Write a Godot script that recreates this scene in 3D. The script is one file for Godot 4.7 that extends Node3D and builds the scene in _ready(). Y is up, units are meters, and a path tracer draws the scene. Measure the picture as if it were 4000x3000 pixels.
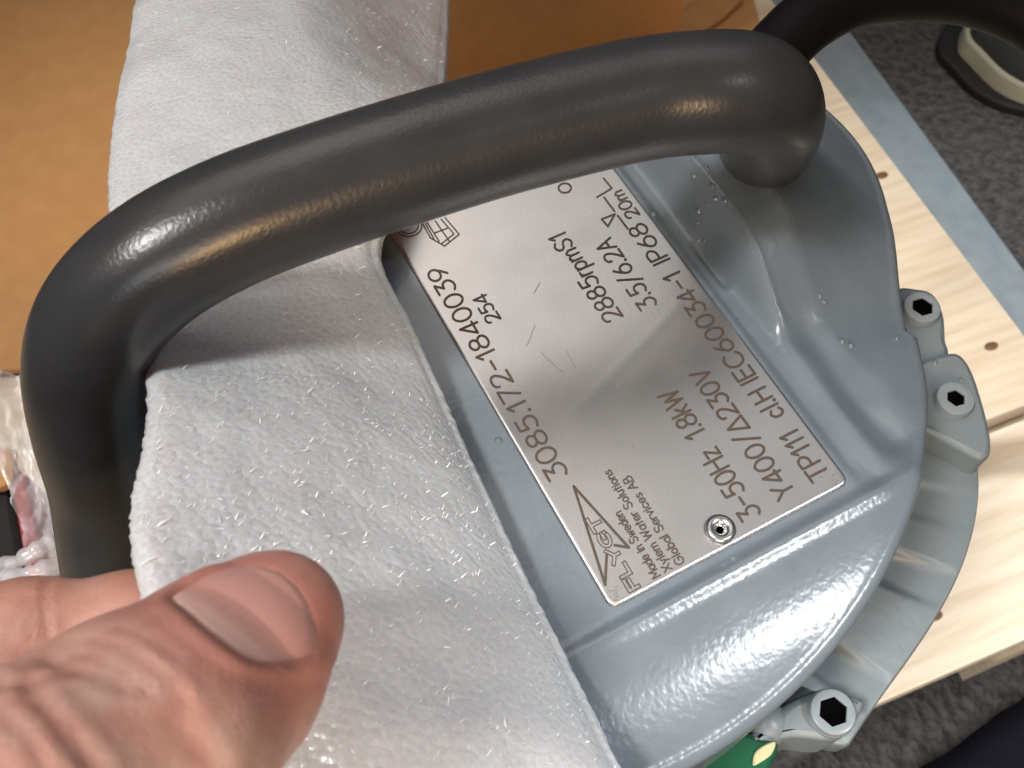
extends Node3D
# A submersible pump stands on a pine pallet in a workshop, seen from above. Metres, y up, the floor at y = 0.

const PLATE_Y := 0.5
const PLATE_CORNER := Vector2(0.08088, -0.09535)     # the corner of the name plate where its lettering starts, in plan
const ALONG := Vector2(-0.46676, -0.88438)           # the reading direction on the name plate, in plan
const ACROSS := Vector2(-0.88438, 0.46676)           # towards the tops of the letters
const PUMP_CENTRE := Vector2(-0.015, -0.143)

var M := {}
var rng := RandomNumberGenerator.new()
var bumps := FastNoiseLite.new()
var fine := FastNoiseLite.new()


func _ready() -> void:
	rng.seed = 7
	bumps.seed = 3
	bumps.frequency = 1.0
	bumps.fractal_octaves = 3
	fine.seed = 11
	fine.frequency = 1.0
	fine.noise_type = FastNoiseLite.TYPE_SIMPLEX_SMOOTH
	# ---- camera
	var cam := Camera3D.new()
	cam.name = "camera"
	add_child(cam)
	var tilt := deg_to_rad(29.0)
	cam.look_at_from_position(Vector3(0, 0.72, 0), Vector3(0, 0.72 - cos(tilt), -sin(tilt)), Vector3(0, sin(tilt), -cos(tilt)))
	cam.near = 0.01
	cam.far = 20.0
	var optics := CameraAttributesPhysical.new()
	optics.frustum_focal_length = 31.25
	optics.frustum_focus_distance = 0.245
	optics.exposure_aperture = 29.0
	optics.frustum_near = 0.01
	optics.frustum_far = 20.0
	cam.attributes = optics
	cam.current = true
	# ---- light of the workshop
	var around := WorldEnvironment.new()
	around.name = "workshop_air"
	var e := Environment.new()
	e.background_mode = Environment.BG_COLOR
	e.background_color = Color(0.062, 0.06, 0.06).linear_to_srgb()
	e.tonemap_mode = Environment.TONE_MAPPER_LINEAR
	e.tonemap_exposure = 1.0
	e.sdfgi_enabled = true
	e.ssao_enabled = true
	e.ssil_enabled = true
	around.environment = e
	add_child(around)
	spot_lamp("work_lamp_light", Vector3(-0.80, 2.1, 0.42), Vector3(-0.01, 0.5, 0.02), 7.3, 1.0, 0.24, 8.2, Color(1.0, 0.99, 0.98))
	spot_lamp("left_lamp_light", Vector3(-1.1, 1.95, -0.10), Vector3(-0.27, 0.38, -0.36), 11.0, 0.8, 0.14, 2.9, Color(1.0, 0.985, 0.96))
	area_lamp("front_window_light", Vector3(-0.10, 1.35, 1.5), Vector3(0.05, 0.45, -0.1), Vector2(0.8, 0.5), 0.95, Color(0.96, 0.98, 1.0))
	area_lamp("ceiling_panel_light", Vector3(0.42, 2.4, -1.35), Vector3(0.3, 0.4, -0.15), Vector2(1.9, 1.3), 0.50, Color(0.97, 0.99, 1.0))
	area_lamp("skylight", Vector3(-0.62, 2.3, -1.15), Vector3(-0.55, 0.4, -0.15), Vector2(1.36, 1.3), 0.85, Color(1.0, 0.95, 0.92))
	spot_lamp("right_lamp_light", Vector3(1.05, 1.90, 0.42), Vector3(0.050, 0.49, -0.018), 4.7, 1.0, 0.055, 2.5, Color(0.97, 0.98, 1.0))
	area_lamp("warm_work_light", Vector3(0.20, 1.0, 0.85), Vector3(-0.08, 0.55, -0.1), Vector2(0.20, 0.14), 0.42, Color(1.0, 0.80, 0.52))
	spot_lamp("pallet_lamp_light", Vector3(1.05, 1.75, 0.25), Vector3(0.47, 0.04, -0.19), 15.5, 0.45, 0.06, 2.6, Color(0.97, 0.985, 1.0))
	make_materials()
	# ---- the setting
	build_ground()
	build_pallet()
	build_cardboard()
	# ---- the pump and what lies on it
	build_pump()
	build_cable()
	build_foam()
	build_hand()
	# ---- round about
	build_shoe()
	build_trouser_leg()
	build_film()
	build_bag()
	build_tag()


func area_lamp(called: String, at: Vector3, to: Vector3, size: Vector2, energy: float, tone: Color) -> void:
	var l := AreaLight3D.new()
	l.name = called
	l.area_size = size
	l.area_normalize_energy = true
	l.light_energy = energy
	l.light_color = tone
	l.shadow_enabled = true
	l.area_range = 6.0
	add_child(l)
	l.look_at_from_position(at, to, Vector3(0.1, 1, 0.05).normalized())


func spot_lamp(called: String, at: Vector3, to: Vector3, cone: float, soft: float, size: float, energy: float, tone: Color) -> void:
	var l := SpotLight3D.new()
	l.name = called
	l.light_energy = energy
	l.light_color = tone
	l.light_size = size
	l.spot_angle = cone
	l.spot_angle_attenuation = soft
	l.spot_attenuation = 2.0
	l.spot_range = 6.0
	l.shadow_enabled = true
	add_child(l)
	l.look_at_from_position(at, to, Vector3(0.1, 1, 0.05).normalized())


# ------------------------------------------------------------------ helpers

func thing(called: String, label: String, category: String, at := Vector3.ZERO, group := "") -> Node3D:
	var o := Node3D.new()
	o.name = called
	add_child(o, true)
	o.position = at
	o.set_meta("label", label)
	o.set_meta("category", category)
	if group:
		o.set_meta("group", group)
	return o


func obj(called: String, mesh: Mesh, material: Material, parent: Node, at := Vector3.ZERO) -> MeshInstance3D:
	var o := MeshInstance3D.new()
	o.name = called
	o.mesh = mesh
	o.material_override = material
	o.position = at
	parent.add_child(o, true)
	return o


func tag(o: Node, label: String, category: String) -> void:
	o.set_meta("label", label)
	o.set_meta("category", category)


func plan(s: float, w: float) -> Vector2:             # millimetres on the name plate -> metres in plan
	return PLATE_CORNER + ALONG * s * 0.001 + ACROSS * w * 0.001


func on_plate(s: float, w: float, y: float) -> Vector3:
	var p := plan(s, w)
	return Vector3(p.x, y, p.y)


func smooth(points: Array, steps: int, closed := false) -> Array:   # Catmull-Rom through the points
	var out := []
	var n := points.size()
	var spans := n if closed else n - 1
	for i in spans:
		var a = points[(i - 1 + n) % n] if closed or i > 0 else points[0] * 2.0 - points[1]
		var b = points[i]
		var c = points[(i + 1) % n]
		var d = points[(i + 2) % n] if closed or i + 2 < n else points[n - 1] * 2.0 - points[n - 2]
		for k in steps:
			out.append(b.cubic_interpolate(c, a, d, float(k) / steps))
	if not closed:
		out.append(points[n - 1])
	return out


func loft(rows: Array, closed: bool, colors := []) -> ArrayMesh:     # rows of equally many points -> one smooth skin
	var v := PackedVector3Array()
	var uv := PackedVector2Array()
	var col := PackedColorArray()
	var idx := PackedInt32Array()
	var n: int = rows[0].size()
	for r in rows.size():
		for k in n:
			v.append(rows[r][k])
			uv.append(Vector2(float(k) / n, float(r) / rows.size()))
			if colors.size():
				col.append(colors[r][k])
	for r in rows.size() - 1:
		for k in (n if closed else n - 1):
			var a := r * n + k
			var b := r * n + (k + 1) % n
			idx.append_array([a, a + n, b, b, a + n, b + n])
	return skin(v, idx, uv, col)


func skin(v: PackedVector3Array, idx: PackedInt32Array, uv := PackedVector2Array(), col := PackedColorArray()) -> ArrayMesh:
	var nrm := PackedVector3Array()
	nrm.resize(v.size())
	for t in range(0, idx.size(), 3):
		var f := (v[idx[t + 2]] - v[idx[t]]).cross(v[idx[t + 1]] - v[idx[t]])
		nrm[idx[t]] += f
		nrm[idx[t + 1]] += f
		nrm[idx[t + 2]] += f
	for k in v.size():
		nrm[k] = nrm[k].normalized() if nrm[k].length_squared() > 0.0 else Vector3.UP
	var arrays := []
	arrays.resize(Mesh.ARRAY_MAX)
	arrays[Mesh.ARRAY_VERTEX] = v
	arrays[Mesh.ARRAY_NORMAL] = nrm
	if uv.size():
		arrays[Mesh.ARRAY_TEX_UV] = uv
	if col.size():
		arrays[Mesh.ARRAY_COLOR] = col
	arrays[Mesh.ARRAY_INDEX] = idx
	var m := ArrayMesh.new()
	m.add_surface_from_arrays(Mesh.PRIMITIVE_TRIANGLES, arrays)
	return m


func faceted(tris: PackedVector3Array) -> ArrayMesh:                 # hard edges
	var st := SurfaceTool.new()
	st.begin(Mesh.PRIMITIVE_TRIANGLES)
	st.set_smooth_group(-1)
	for p in tris:
		st.add_vertex(p)
	st.generate_normals()
	return st.commit()


func tube(path: Array, radii: Array, sides := 32, cap := true) -> ArrayMesh:
	var rows := []
	var n := path.size()
	var up := Vector3(0.2, 0.1, 1.0).normalized()
	for i in n:
		var dir: Vector3 = (path[mini(i + 1, n - 1)] - path[maxi(i - 1, 0)]).normalized()
		up = (up - dir * up.dot(dir)).normalized()
		var side := dir.cross(up)
		var r: float = radii[i] if radii.size() > 1 else radii[0]
		var row := PackedVector3Array()
		for k in sides:
			var a := TAU * k / sides
			row.append(path[i] + (up * cos(a) + side * sin(a)) * r)
		if cap and i == 0:
			for q in [0.0, 0.6, 0.9]:
				rows.append(shrunk(row, path[i] - dir * r * 0.35 * (1.0 - q), q))
		rows.append(row)
		if cap and i == n - 1:
			for q in [0.9, 0.6, 0.0]:
				rows.append(shrunk(row, path[i] + dir * r * 0.35 * (1.0 - q), q))
	return loft(rows, true)


func shrunk(row: PackedVector3Array, centre: Vector3, q: float) -> PackedVector3Array:
	var mid := Vector3.ZERO
	for p in row:
		mid += p / row.size()
	var out := PackedVector3Array()
	for p in row:
		out.append(centre + (p - mid) * q)
	return out


func lathe(profile: Array, sides := 40) -> ArrayMesh:                # Vector2(radius, height) about the y axis
	var rows := []
	for p in profile:
		var row := PackedVector3Array()
		for k in sides:
			row.append(Vector3(cos(TAU * k / sides) * p.x, p.y, sin(TAU * k / sides) * p.x))
		rows.append(row)
	return loft(rows, true)


func slab(outline: Array, top: float, bottom: float, bevel := 0.0008) -> ArrayMesh:  # an outline in plan with a rounded upper edge
	var o := PackedVector2Array(outline)
	if Geometry2D.is_polygon_clockwise(o):
		o.reverse()
	var n := o.size()
	var inward := PackedVector2Array()
	for k in n:
		var t := (o[(k + 1) % n] - o[(k - 1 + n) % n]).normalized()
		inward.append(Vector2(-t.y, t.x))
	var v := PackedVector3Array()
	var idx := PackedInt32Array()
	var rings := [[bevel, 0.0], [bevel * 0.3, -bevel * 0.3], [0.0, -bevel], [0.0, bottom - top]]
	for r in rings:
		for k in n:
			var p: Vector2 = o[k] + inward[k] * r[0]
			v.append(Vector3(p.x, top + r[1], p.y))
	for r in rings.size() - 1:
		for k in n:
			var a := r * n + k
			var b := r * n + (k + 1) % n
			idx.append_array([a, a + n, b, b, a + n, b + n])
	var first := PackedVector2Array()
	for k in n:
		first.append(Vector2(v[k].x, v[k].z))
	var at := v.size()
	for k in n:
		v.append(v[k])
	var tri := Geometry2D.triangulate_polygon(first)
	if tri.is_empty():
		tri = Geometry2D.triangulate_polygon(o)
	for t in range(0, tri.size(), 3):
		var f := (v[tri[t + 2]] - v[tri[t]]).cross(v[tri[t + 1]] - v[tri[t]])
		if f.y > 0.0:
			idx.append_array([at + tri[t], at + tri[t + 1], at + tri[t + 2]])
		else:
			idx.append_array([at + tri[t], at + tri[t + 2], at + tri[t + 1]])
	return skin(v, idx)


func box(size: Vector3, bevel := 0.001) -> ArrayMesh:
	var x := size.x / 2.0
	var z := size.z / 2.0
	return slab([Vector2(-x, -z), Vector2(x, -z), Vector2(x, z), Vector2(-x, z)], size.y / 2.0, -size.y / 2.0, bevel)


func noise_tex(freq: float, kind: int, octaves: int, ramp: Gradient, side := 512, seed_ := 1, as_normal := false, strength := 4.0) -> NoiseTexture2D:
	var n := FastNoiseLite.new()
	n.noise_type = kind
	n.frequency = freq
	n.seed = seed_
	n.fractal_octaves = octaves
	if kind == FastNoiseLite.TYPE_CELLULAR:
		n.cellular_return_type = FastNoiseLite.RETURN_DISTANCE2_SUB
		n.cellular_jitter = 1.0
		n.fractal_type = FastNoiseLite.FRACTAL_NONE if octaves < 2 else FastNoiseLite.FRACTAL_FBM
	var t := NoiseTexture2D.new()
	t.width = side
	t.height = side
	t.seamless = true
	t.noise = n
	t.as_normal_map = as_normal
	t.bump_strength = strength
	if ramp:
		t.color_ramp = ramp
	return t


func domes_tex(freq: float, side: int, seed_: int) -> NoiseTexture2D:   # bubbles side by side
	var t := noise_tex(freq, FastNoiseLite.TYPE_CELLULAR, 1, null, side, seed_)
	(t.noise as FastNoiseLite).cellular_return_type = FastNoiseLite.RETURN_DISTANCE
	t.color_ramp = ramp([[0.0, Color(1, 1, 1)], [0.5, Color(0.45, 0.45, 0.45)], [1.0, Color(0, 0, 0)]])
	return t


func ramp(stops: Array) -> Gradient:                                 # [offset, linear colour] pairs
	var g := Gradient.new()
	var at := PackedFloat32Array()
	var c := PackedColorArray()
	for s in stops:
		at.append(s[0])
		c.append(s[1].linear_to_srgb())
	g.offsets = at
	g.colors = c
	return g


func mat(called: String, color: Color, rough: float, metal := 0.0) -> StandardMaterial3D:
	var m := StandardMaterial3D.new()
	m.resource_name = called
	m.albedo_color = color.linear_to_srgb()
	m.roughness = rough
	m.metallic = metal
	M[called] = m
	return m


func triplanar(m: StandardMaterial3D, scale_: Vector3) -> void:
	m.uv1_triplanar = true
	m.uv1_scale = scale_
	m.uv1_triplanar_sharpness = 4.0


func make_materials() -> void:
	var simplex := FastNoiseLite.TYPE_SIMPLEX_SMOOTH
	var cell := FastNoiseLite.TYPE_CELLULAR
	var m := mat("cover_paint", Color(1, 1, 1), 0.23)
	m.albedo_texture = noise_tex(0.012, simplex, 4, ramp([[0.0, Color(0.140, 0.167, 0.190)], [0.5, Color(0.155, 0.184, 0.207)], [1.0, Color(0.17, 0.20, 0.224)]]), 512, 2)
	m.heightmap_enabled = true
	m.heightmap_texture = noise_tex(0.045, simplex, 2, null, 1024, 5)
	m.heightmap_scale = 0.0045
	m.metallic_specular = 0.5
	triplanar(m, Vector3(9, 9, 9))
	m = mat("flange_paint", Color(0.195, 0.228, 0.24), 0.42)
	m.heightmap_enabled = true
	m.heightmap_texture = noise_tex(0.03, simplex, 3, null, 512, 8)
	m.heightmap_scale = 0.012
	triplanar(m, Vector3(8, 8, 8))
	m = mat("handle_paint", Color(1, 1, 1), 0.30)
	m.albedo_texture = noise_tex(0.01, simplex, 4, ramp([[0.0, Color(0.032, 0.032, 0.033)], [1.0, Color(0.044, 0.044, 0.045)]]), 512, 21)
	m.heightmap_enabled = true
	m.heightmap_texture = noise_tex(0.085, simplex, 2, null, 1024, 9)
	m.heightmap_scale = 0.004
	triplanar(m, Vector3(9, 9, 9))
	m = mat("steel_plate", Color(1, 1, 1), 0.3, 1.0)
	m.albedo_texture = noise_tex(0.006, simplex, 5, ramp([[0.0, Color(0.55, 0.53, 0.51)], [1.0, Color(0.60, 0.58, 0.56)]]), 1024, 31)
	m.roughness_texture = noise_tex(0.008, simplex, 5, ramp([[0.0, Color(0.85, 0.85, 0.85)], [1.0, Color(1, 1, 1)]]), 1024, 32)
	m.roughness = 0.40
	m.heightmap_enabled = true
	m.heightmap_texture = noise_tex(0.09, simplex, 4, null, 1024, 33)
	m.heightmap_scale = 0.0012
	triplanar(m, Vector3(8, 8, 8))
	mat("rivet_steel", Color(0.5, 0.49, 0.48), 0.3, 1.0)
	mat("engraving", Color(0.075, 0.052, 0.036), 0.6)
	mat("scuff", Color(0.25, 0.235, 0.22), 0.5)
	mat("bolt_paint", Color(0.25, 0.285, 0.30), 0.3)
	mat("socket_dark", Color(0.002, 0.002, 0.002), 0.9).metallic_specular = 0.02
	m = mat("black_rubber", Color(0.007, 0.006, 0.007), 0.6)
	m.metallic_specular = 0.25
	m = mat("foam", Color(1, 1, 1), 0.22)
	m.albedo_texture = noise_tex(0.03, cell, 1, ramp([[0.0, Color(0.70, 0.692, 0.696)], [0.2, Color(0.63, 0.622, 0.627)], [1.0, Color(0.59, 0.582, 0.587)]]), 1024, 41)
	m.heightmap_enabled = true
	m.heightmap_texture = domes_tex(0.036, 1024, 43)
	m.heightmap_scale = 0.020
	m.subsurf_scatter_enabled = true
	m.subsurf_scatter_strength = 0.25
	triplanar(m, Vector3(18, 18, 18))
	m = mat("foam_flake", Color(0.93, 0.93, 0.94), 0.12)
	m.metallic_specular = 0.8
	m = mat("skin", Color(1, 1, 1), 0.5)
	m.vertex_color_use_as_albedo = true
	m.albedo_texture = noise_tex(0.02, simplex, 4, ramp([[0.0, Color(0.86, 0.80, 0.78)], [1.0, Color(1, 1, 1)]]), 512, 51)
	m.heightmap_enabled = true
	m.heightmap_texture = noise_tex(0.045, cell, 2, null, 1024, 52)
	m.heightmap_scale = 0.006
	m.subsurf_scatter_enabled = true
	m.subsurf_scatter_strength = 0.12
	triplanar(m, Vector3(20, 20, 20))
	m = mat("nail", Color(1, 1, 1), 0.42)
	m.vertex_color_use_as_albedo = true
	for k in 3:
		m = mat("pine_%d" % k, [Color(1, 1, 1), Color(0.96, 0.93, 0.88), Color(1.0, 0.96, 0.9)][k], 0.62)
		m.albedo_texture = M["pine_0"].albedo_texture if k else noise_tex(0.011, simplex, 5, ramp([[0.0, Color(0.65, 0.52, 0.37)], [0.35, Color(0.73, 0.61, 0.46)], [0.55, Color(0.77, 0.655, 0.505)], [1.0, Color(0.81, 0.715, 0.57)]]), 1024, 61)
		m.heightmap_enabled = true
		m.heightmap_texture = m.albedo_texture
		m.heightmap_scale = 0.03
		triplanar(m, Vector3(0.7, 9.0, 9.0))
		m.uv1_offset = Vector3(0.3 * k, 0.2, 0.37 * k)
	mat("knot", Color(0.16, 0.075, 0.03), 0.6)
	m = mat("cardboard", Color(1, 1, 1), 0.8)
	m.albedo_texture = noise_tex(0.01, simplex, 5, ramp([[0.0, Color(0.44, 0.215, 0.076)], [0.5, Color(0.465, 0.235, 0.085)], [1.0, Color(0.50, 0.26, 0.098)]]), 1024, 71)
	triplanar(m, Vector3(4, 4, 4))
	m = mat("tarmac", Color(1, 1, 1), 0.75)
	m.albedo_texture = noise_tex(0.035, simplex, 5, ramp([[0.0, Color(0.03, 0.028, 0.027)], [0.34, Color(0.075, 0.071, 0.067)], [0.6, Color(0.098, 0.093, 0.087)], [1.0, Color(0.14, 0.133, 0.125)]]), 1024, 81)
	m.heightmap_enabled = true
	m.heightmap_texture = noise_tex(0.035, simplex, 4, null, 1024, 81)
	m.heightmap_scale = 0.45
	triplanar(m, Vector3(2.2, 2.2, 2.2))
	m = mat("line_paint", Color(1, 1, 1), 0.6)
	m.albedo_texture = noise_tex(0.02, simplex, 4, ramp([[0.0, Color(0.27, 0.32, 0.35)], [1.0, Color(0.35, 0.40, 0.43)]]), 512, 91)
	triplanar(m, Vector3(4, 4, 4))
	mat("shoe_black", Color(0.016, 0.016, 0.017), 0.6)
	m = mat("shoe_mesh", Color(0.05, 0.058, 0.056), 0.7)
	mat("shoe_sole", Color(0.62, 0.62, 0.47), 0.55)
	m = mat("navy_cloth", Color(0.008, 0.008, 0.014), 0.9)
	m.metallic_specular = 0.2
	m = mat("clear_film", Color(0.80, 0.78, 0.82), 0.16)
	m.transparency = BaseMaterial3D.TRANSPARENCY_ALPHA
	m.albedo_color.a = 0.4
	mat("bag_black", Color(0.008, 0.006, 0.009), 0.8)
	mat("red_trim", Color(0.36, 0.055, 0.06), 0.6)
	m = mat("green_plastic", Color(0.004, 0.085, 0.035), 0.16)
	m.clearcoat_enabled = true
	m.clearcoat = 0.5
	mat("leaf_print", Color(0.55, 0.5, 0.28), 0.4)


# ------------------------------------------------------------------ setting

func build_ground() -> void:
	var n := 140
	var rows := []
	for r in n:
		var row := PackedVector3Array()
		for k in n:
			row.append(Vector3(2.0 - 4.0 * k / (n - 1), 0.0, -2.6 + 4.0 * r / (n - 1)))
		rows.append(row)
	var g := obj("floor", loft(rows, false), M["tarmac"], self)
	g.set_meta("kind", "structure")
	g.set_meta("label", "dark grey rough workshop floor around the pallet")
	# a pale painted line on the floor along the end of the pallet
	var d := Vector2(0.33, 0.944)
	var t := Vector2(0.944, -0.33)
	var a := []
	for q in [[0.520, -1.7], [0.590, -1.7], [0.590, 1.2], [0.520, 1.2]]:
		a.append(t * q[0] + d * q[1])
	var line := obj("floor_marking", slab(a, 0.005, 0.001, 0.001), M["line_paint"], self)
	line.set_meta("kind", "structure")
	line.set_meta("label", "pale blue grey painted line on the floor along the pallet end")


func build_pallet() -> void:
	var along := Vector2(0.93, -0.3676)
	var across := Vector2(0.3676, 0.93)
	var top := 0.15
	var p := thing("pallet", "pale pine pallet under the pump with dark knots and an open joint between boards", "pallet", Vector3.ZERO)
	var turn := atan2(-along.y, along.x)
	# [near edge, far edge, right end] of each top board, measured across and along the boards
	var k := 0
	for b in [[-0.031, -0.150, 0.452], [-0.158, -0.494, 0.449], [-0.50, -0.61, 0.45]]:
		var length := 1.1
		var mid: Vector2 = along * (b[2] - length / 2.0) + across * (b[0] + b[1]) / 2.0
		var board := obj("board", box(Vector3(length, 0.022, b[0] - b[1]), 0.0012), M["pine_%d" % (k % 3)], p, Vector3(mid.x, top - 0.011 - 0.0003 * k, mid.y))
		board.rotation.y = turn
		k += 1
	for x in [0.39, -0.09, -0.57]:
		var mid: Vector2 = along * x + across * -0.32
		var bearer := obj("bearer", box(Vector3(0.095, 0.10, 0.58), 0.002), M["pine_2"], p, Vector3(mid.x, top - 0.0745, mid.y))
		bearer.rotation.y = turn
	for q in [Vector3(0.2726, 0.1502, -0.4919), Vector3(0.3192, 0.1502, -0.3449), Vector3(0.2443, 0.1502, -0.1629)]:
		var knot := obj("knot", lathe([Vector2(0.0, 0.0006), Vector2(0.002, 0.0006), Vector2(0.0032, 0.0003), Vector2(0.0042, -0.0008)], 14), M["knot"], p, q)
		knot.scale = Vector3(1.35, 1, 0.8)
		knot.rotation.y = turn


func build_cardboard() -> void:
	var c := thing("cardboard_sheet", "brown cardboard sheet lying on the pallet behind the pump", "cardboard")
	var outline := [Vector3(-0.3887, 0.1620, -0.3193), Vector3(-0.0614, 0.1620, -0.3228), Vector3(0.2007, 0.1620, -0.6073), Vector3(0.1959, 0.1620, -0.6652), Vector3(0.1997, 0.1620, -0.7943), Vector3(-0.5683, 0.1620, -0.7943)]
	var flat := []
	for q in outline:
		flat.append(Vector2(q.x, q.z))
	obj("sheet", slab(flat, 0.162, 0.157, 0.0008), M["cardboard"], c)
	var wall_a := Vector3(-0.1866, 0.1620, -0.5162)
	var wall_b := Vector3(0.1283, 0.1620, -0.5982)
	var t := (wall_b - wall_a).normalized()
	var back := Vector3(t.z, 0, -t.x) * 0.004
	if back.z > 0.0:
		back = -back
	var lean := Vector3(0, 0.26, 0) + back * 8.0
	var q0 := [wall_a, wall_b, wall_b + back, wall_a + back]
	var tris := PackedVector3Array()
	for k in 4:
		var a: Vector3 = q0[k]
		var b: Vector3 = q0[(k + 1) % 4]
		tris.append_array([a, b, b + lean, a, b + lean, a + lean])
	tris.append_array([q0[0] + lean, q0[1] + lean, q0[2] + lean, q0[0] + lean, q0[2] + lean, q0[3] + lean])
	obj("upright_flap", faceted(tris), M["cardboard"], c)
	var flap := [Vector3(0.1198, 0.1660, -0.5979), Vector3(0.1670, 0.1660, -0.6390), Vector3(0.1856, 0.1660, -0.6604), Vector3(0.1946, 0.1660, -0.6935), Vector3(0.1864, 0.1660, -0.7163), Vector3(0.1463, 0.1660, -0.6550), Vector3(0.0992, 0.1660, -0.6131)]
	flat = []
	for q in flap:
		flat.append(Vector2(q.x, q.z))
	obj("torn_flap", slab(flat, 0.1665, 0.1635, 0.0008), M["cardboard"], c)


# ------------------------------------------------------------------ pump

func cover_radius(a: float) -> float:                                # outline of the top cover round the pump's centre; a in degrees
	var right := 0.1255 - 0.0025 * smoothstep(5.0, 25.0, a) - 0.032 * smoothstep(-47.0, -64.0, wrapf(a, -180, 180)) + 0.0235 * exp(-pow((wrapf(a + 35.0, -180, 180)) / 17.0, 2.0))
	var left := 0.088
	var t := smoothstep(75.0, 120.0, absf(wrapf(a + 5.0, -180, 180)))
	return lerpf(right, left, t) - 0.012 * exp(-pow((wrapf(a + 85.0, -180, 180)) / 28.0, 2.0))


func cover_height(x: float, z: float) -> float:
	var rel := Vector2(x, z) - PLATE_CORNER
	var s := rel.dot(ALONG) * 1000.0
	var w := rel.dot(ACROSS) * 1000.0
	var h := 0.0                                                      # millimetres over the pad that carries the name plate
	# the lip below the plate and the domed slope in front of it
	var d := -5.0 - s
	if d > 0.0:
		h += 0.9 - 0.06 * d - 0.0088 * d * d
	else:
		h += 0.9 * smoothstep(3.6, 0.0, -d)
	h += 1.0 * exp(-pow(d / 2.0, 2.0)) * smoothstep(84.0, 60.0, w) * smoothstep(-14.0, -4.0, w)
	# right of the plate: a groove, then the raised shoulder that carries the foot of the handle
	if w < 0.0:
		var inner := smoothstep(-6.0, 6.0, s)
		h -= 1.6 * smoothstep(1.2, 3.5, -w) * smoothstep(10.0, 6.5, -w) * inner
		var shoulder := smoothstep(8.0, 12.5, -w) * smoothstep(38.0, 72.0, s)
		var from_foot := (Vector2(x, z) - Vector2(0.068, -0.188)) * 1000.0
		var outward := from_foot.dot(Vector2(0.91, -0.414))
		h += minf(15.0, 12.0 - 0.58 * outward) * shoulder
		h += 1.0 * exp(-pow((w + 11.5) / 1.5, 2.0)) * smoothstep(8.0, 12.5, -w) * smoothstep(40.0, 47.0, s)
		h -= 2.6 * exp(-pow((w + 7.5) / 1.5, 2.0)) * smoothstep(60.0, 65.0, s) * smoothstep(80.0, 75.0, s)
		h -= 4.0 * smoothstep(9.0, 20.0, -w) * inner * smoothstep(62.0, 36.0, s)
		h -= 2.8 * exp(-pow((w + 19.0) / 6.0, 2.0) - pow((s - 16.0) / 13.0, 2.0))
		h -= 0.26 * maxf(0.0, -w - 24.0) * smoothstep(75.0, 30.0, s)
	h -= 0.12 * maxf(0.0, s - 112.0)
	return 0.499 + h * 0.001


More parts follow.
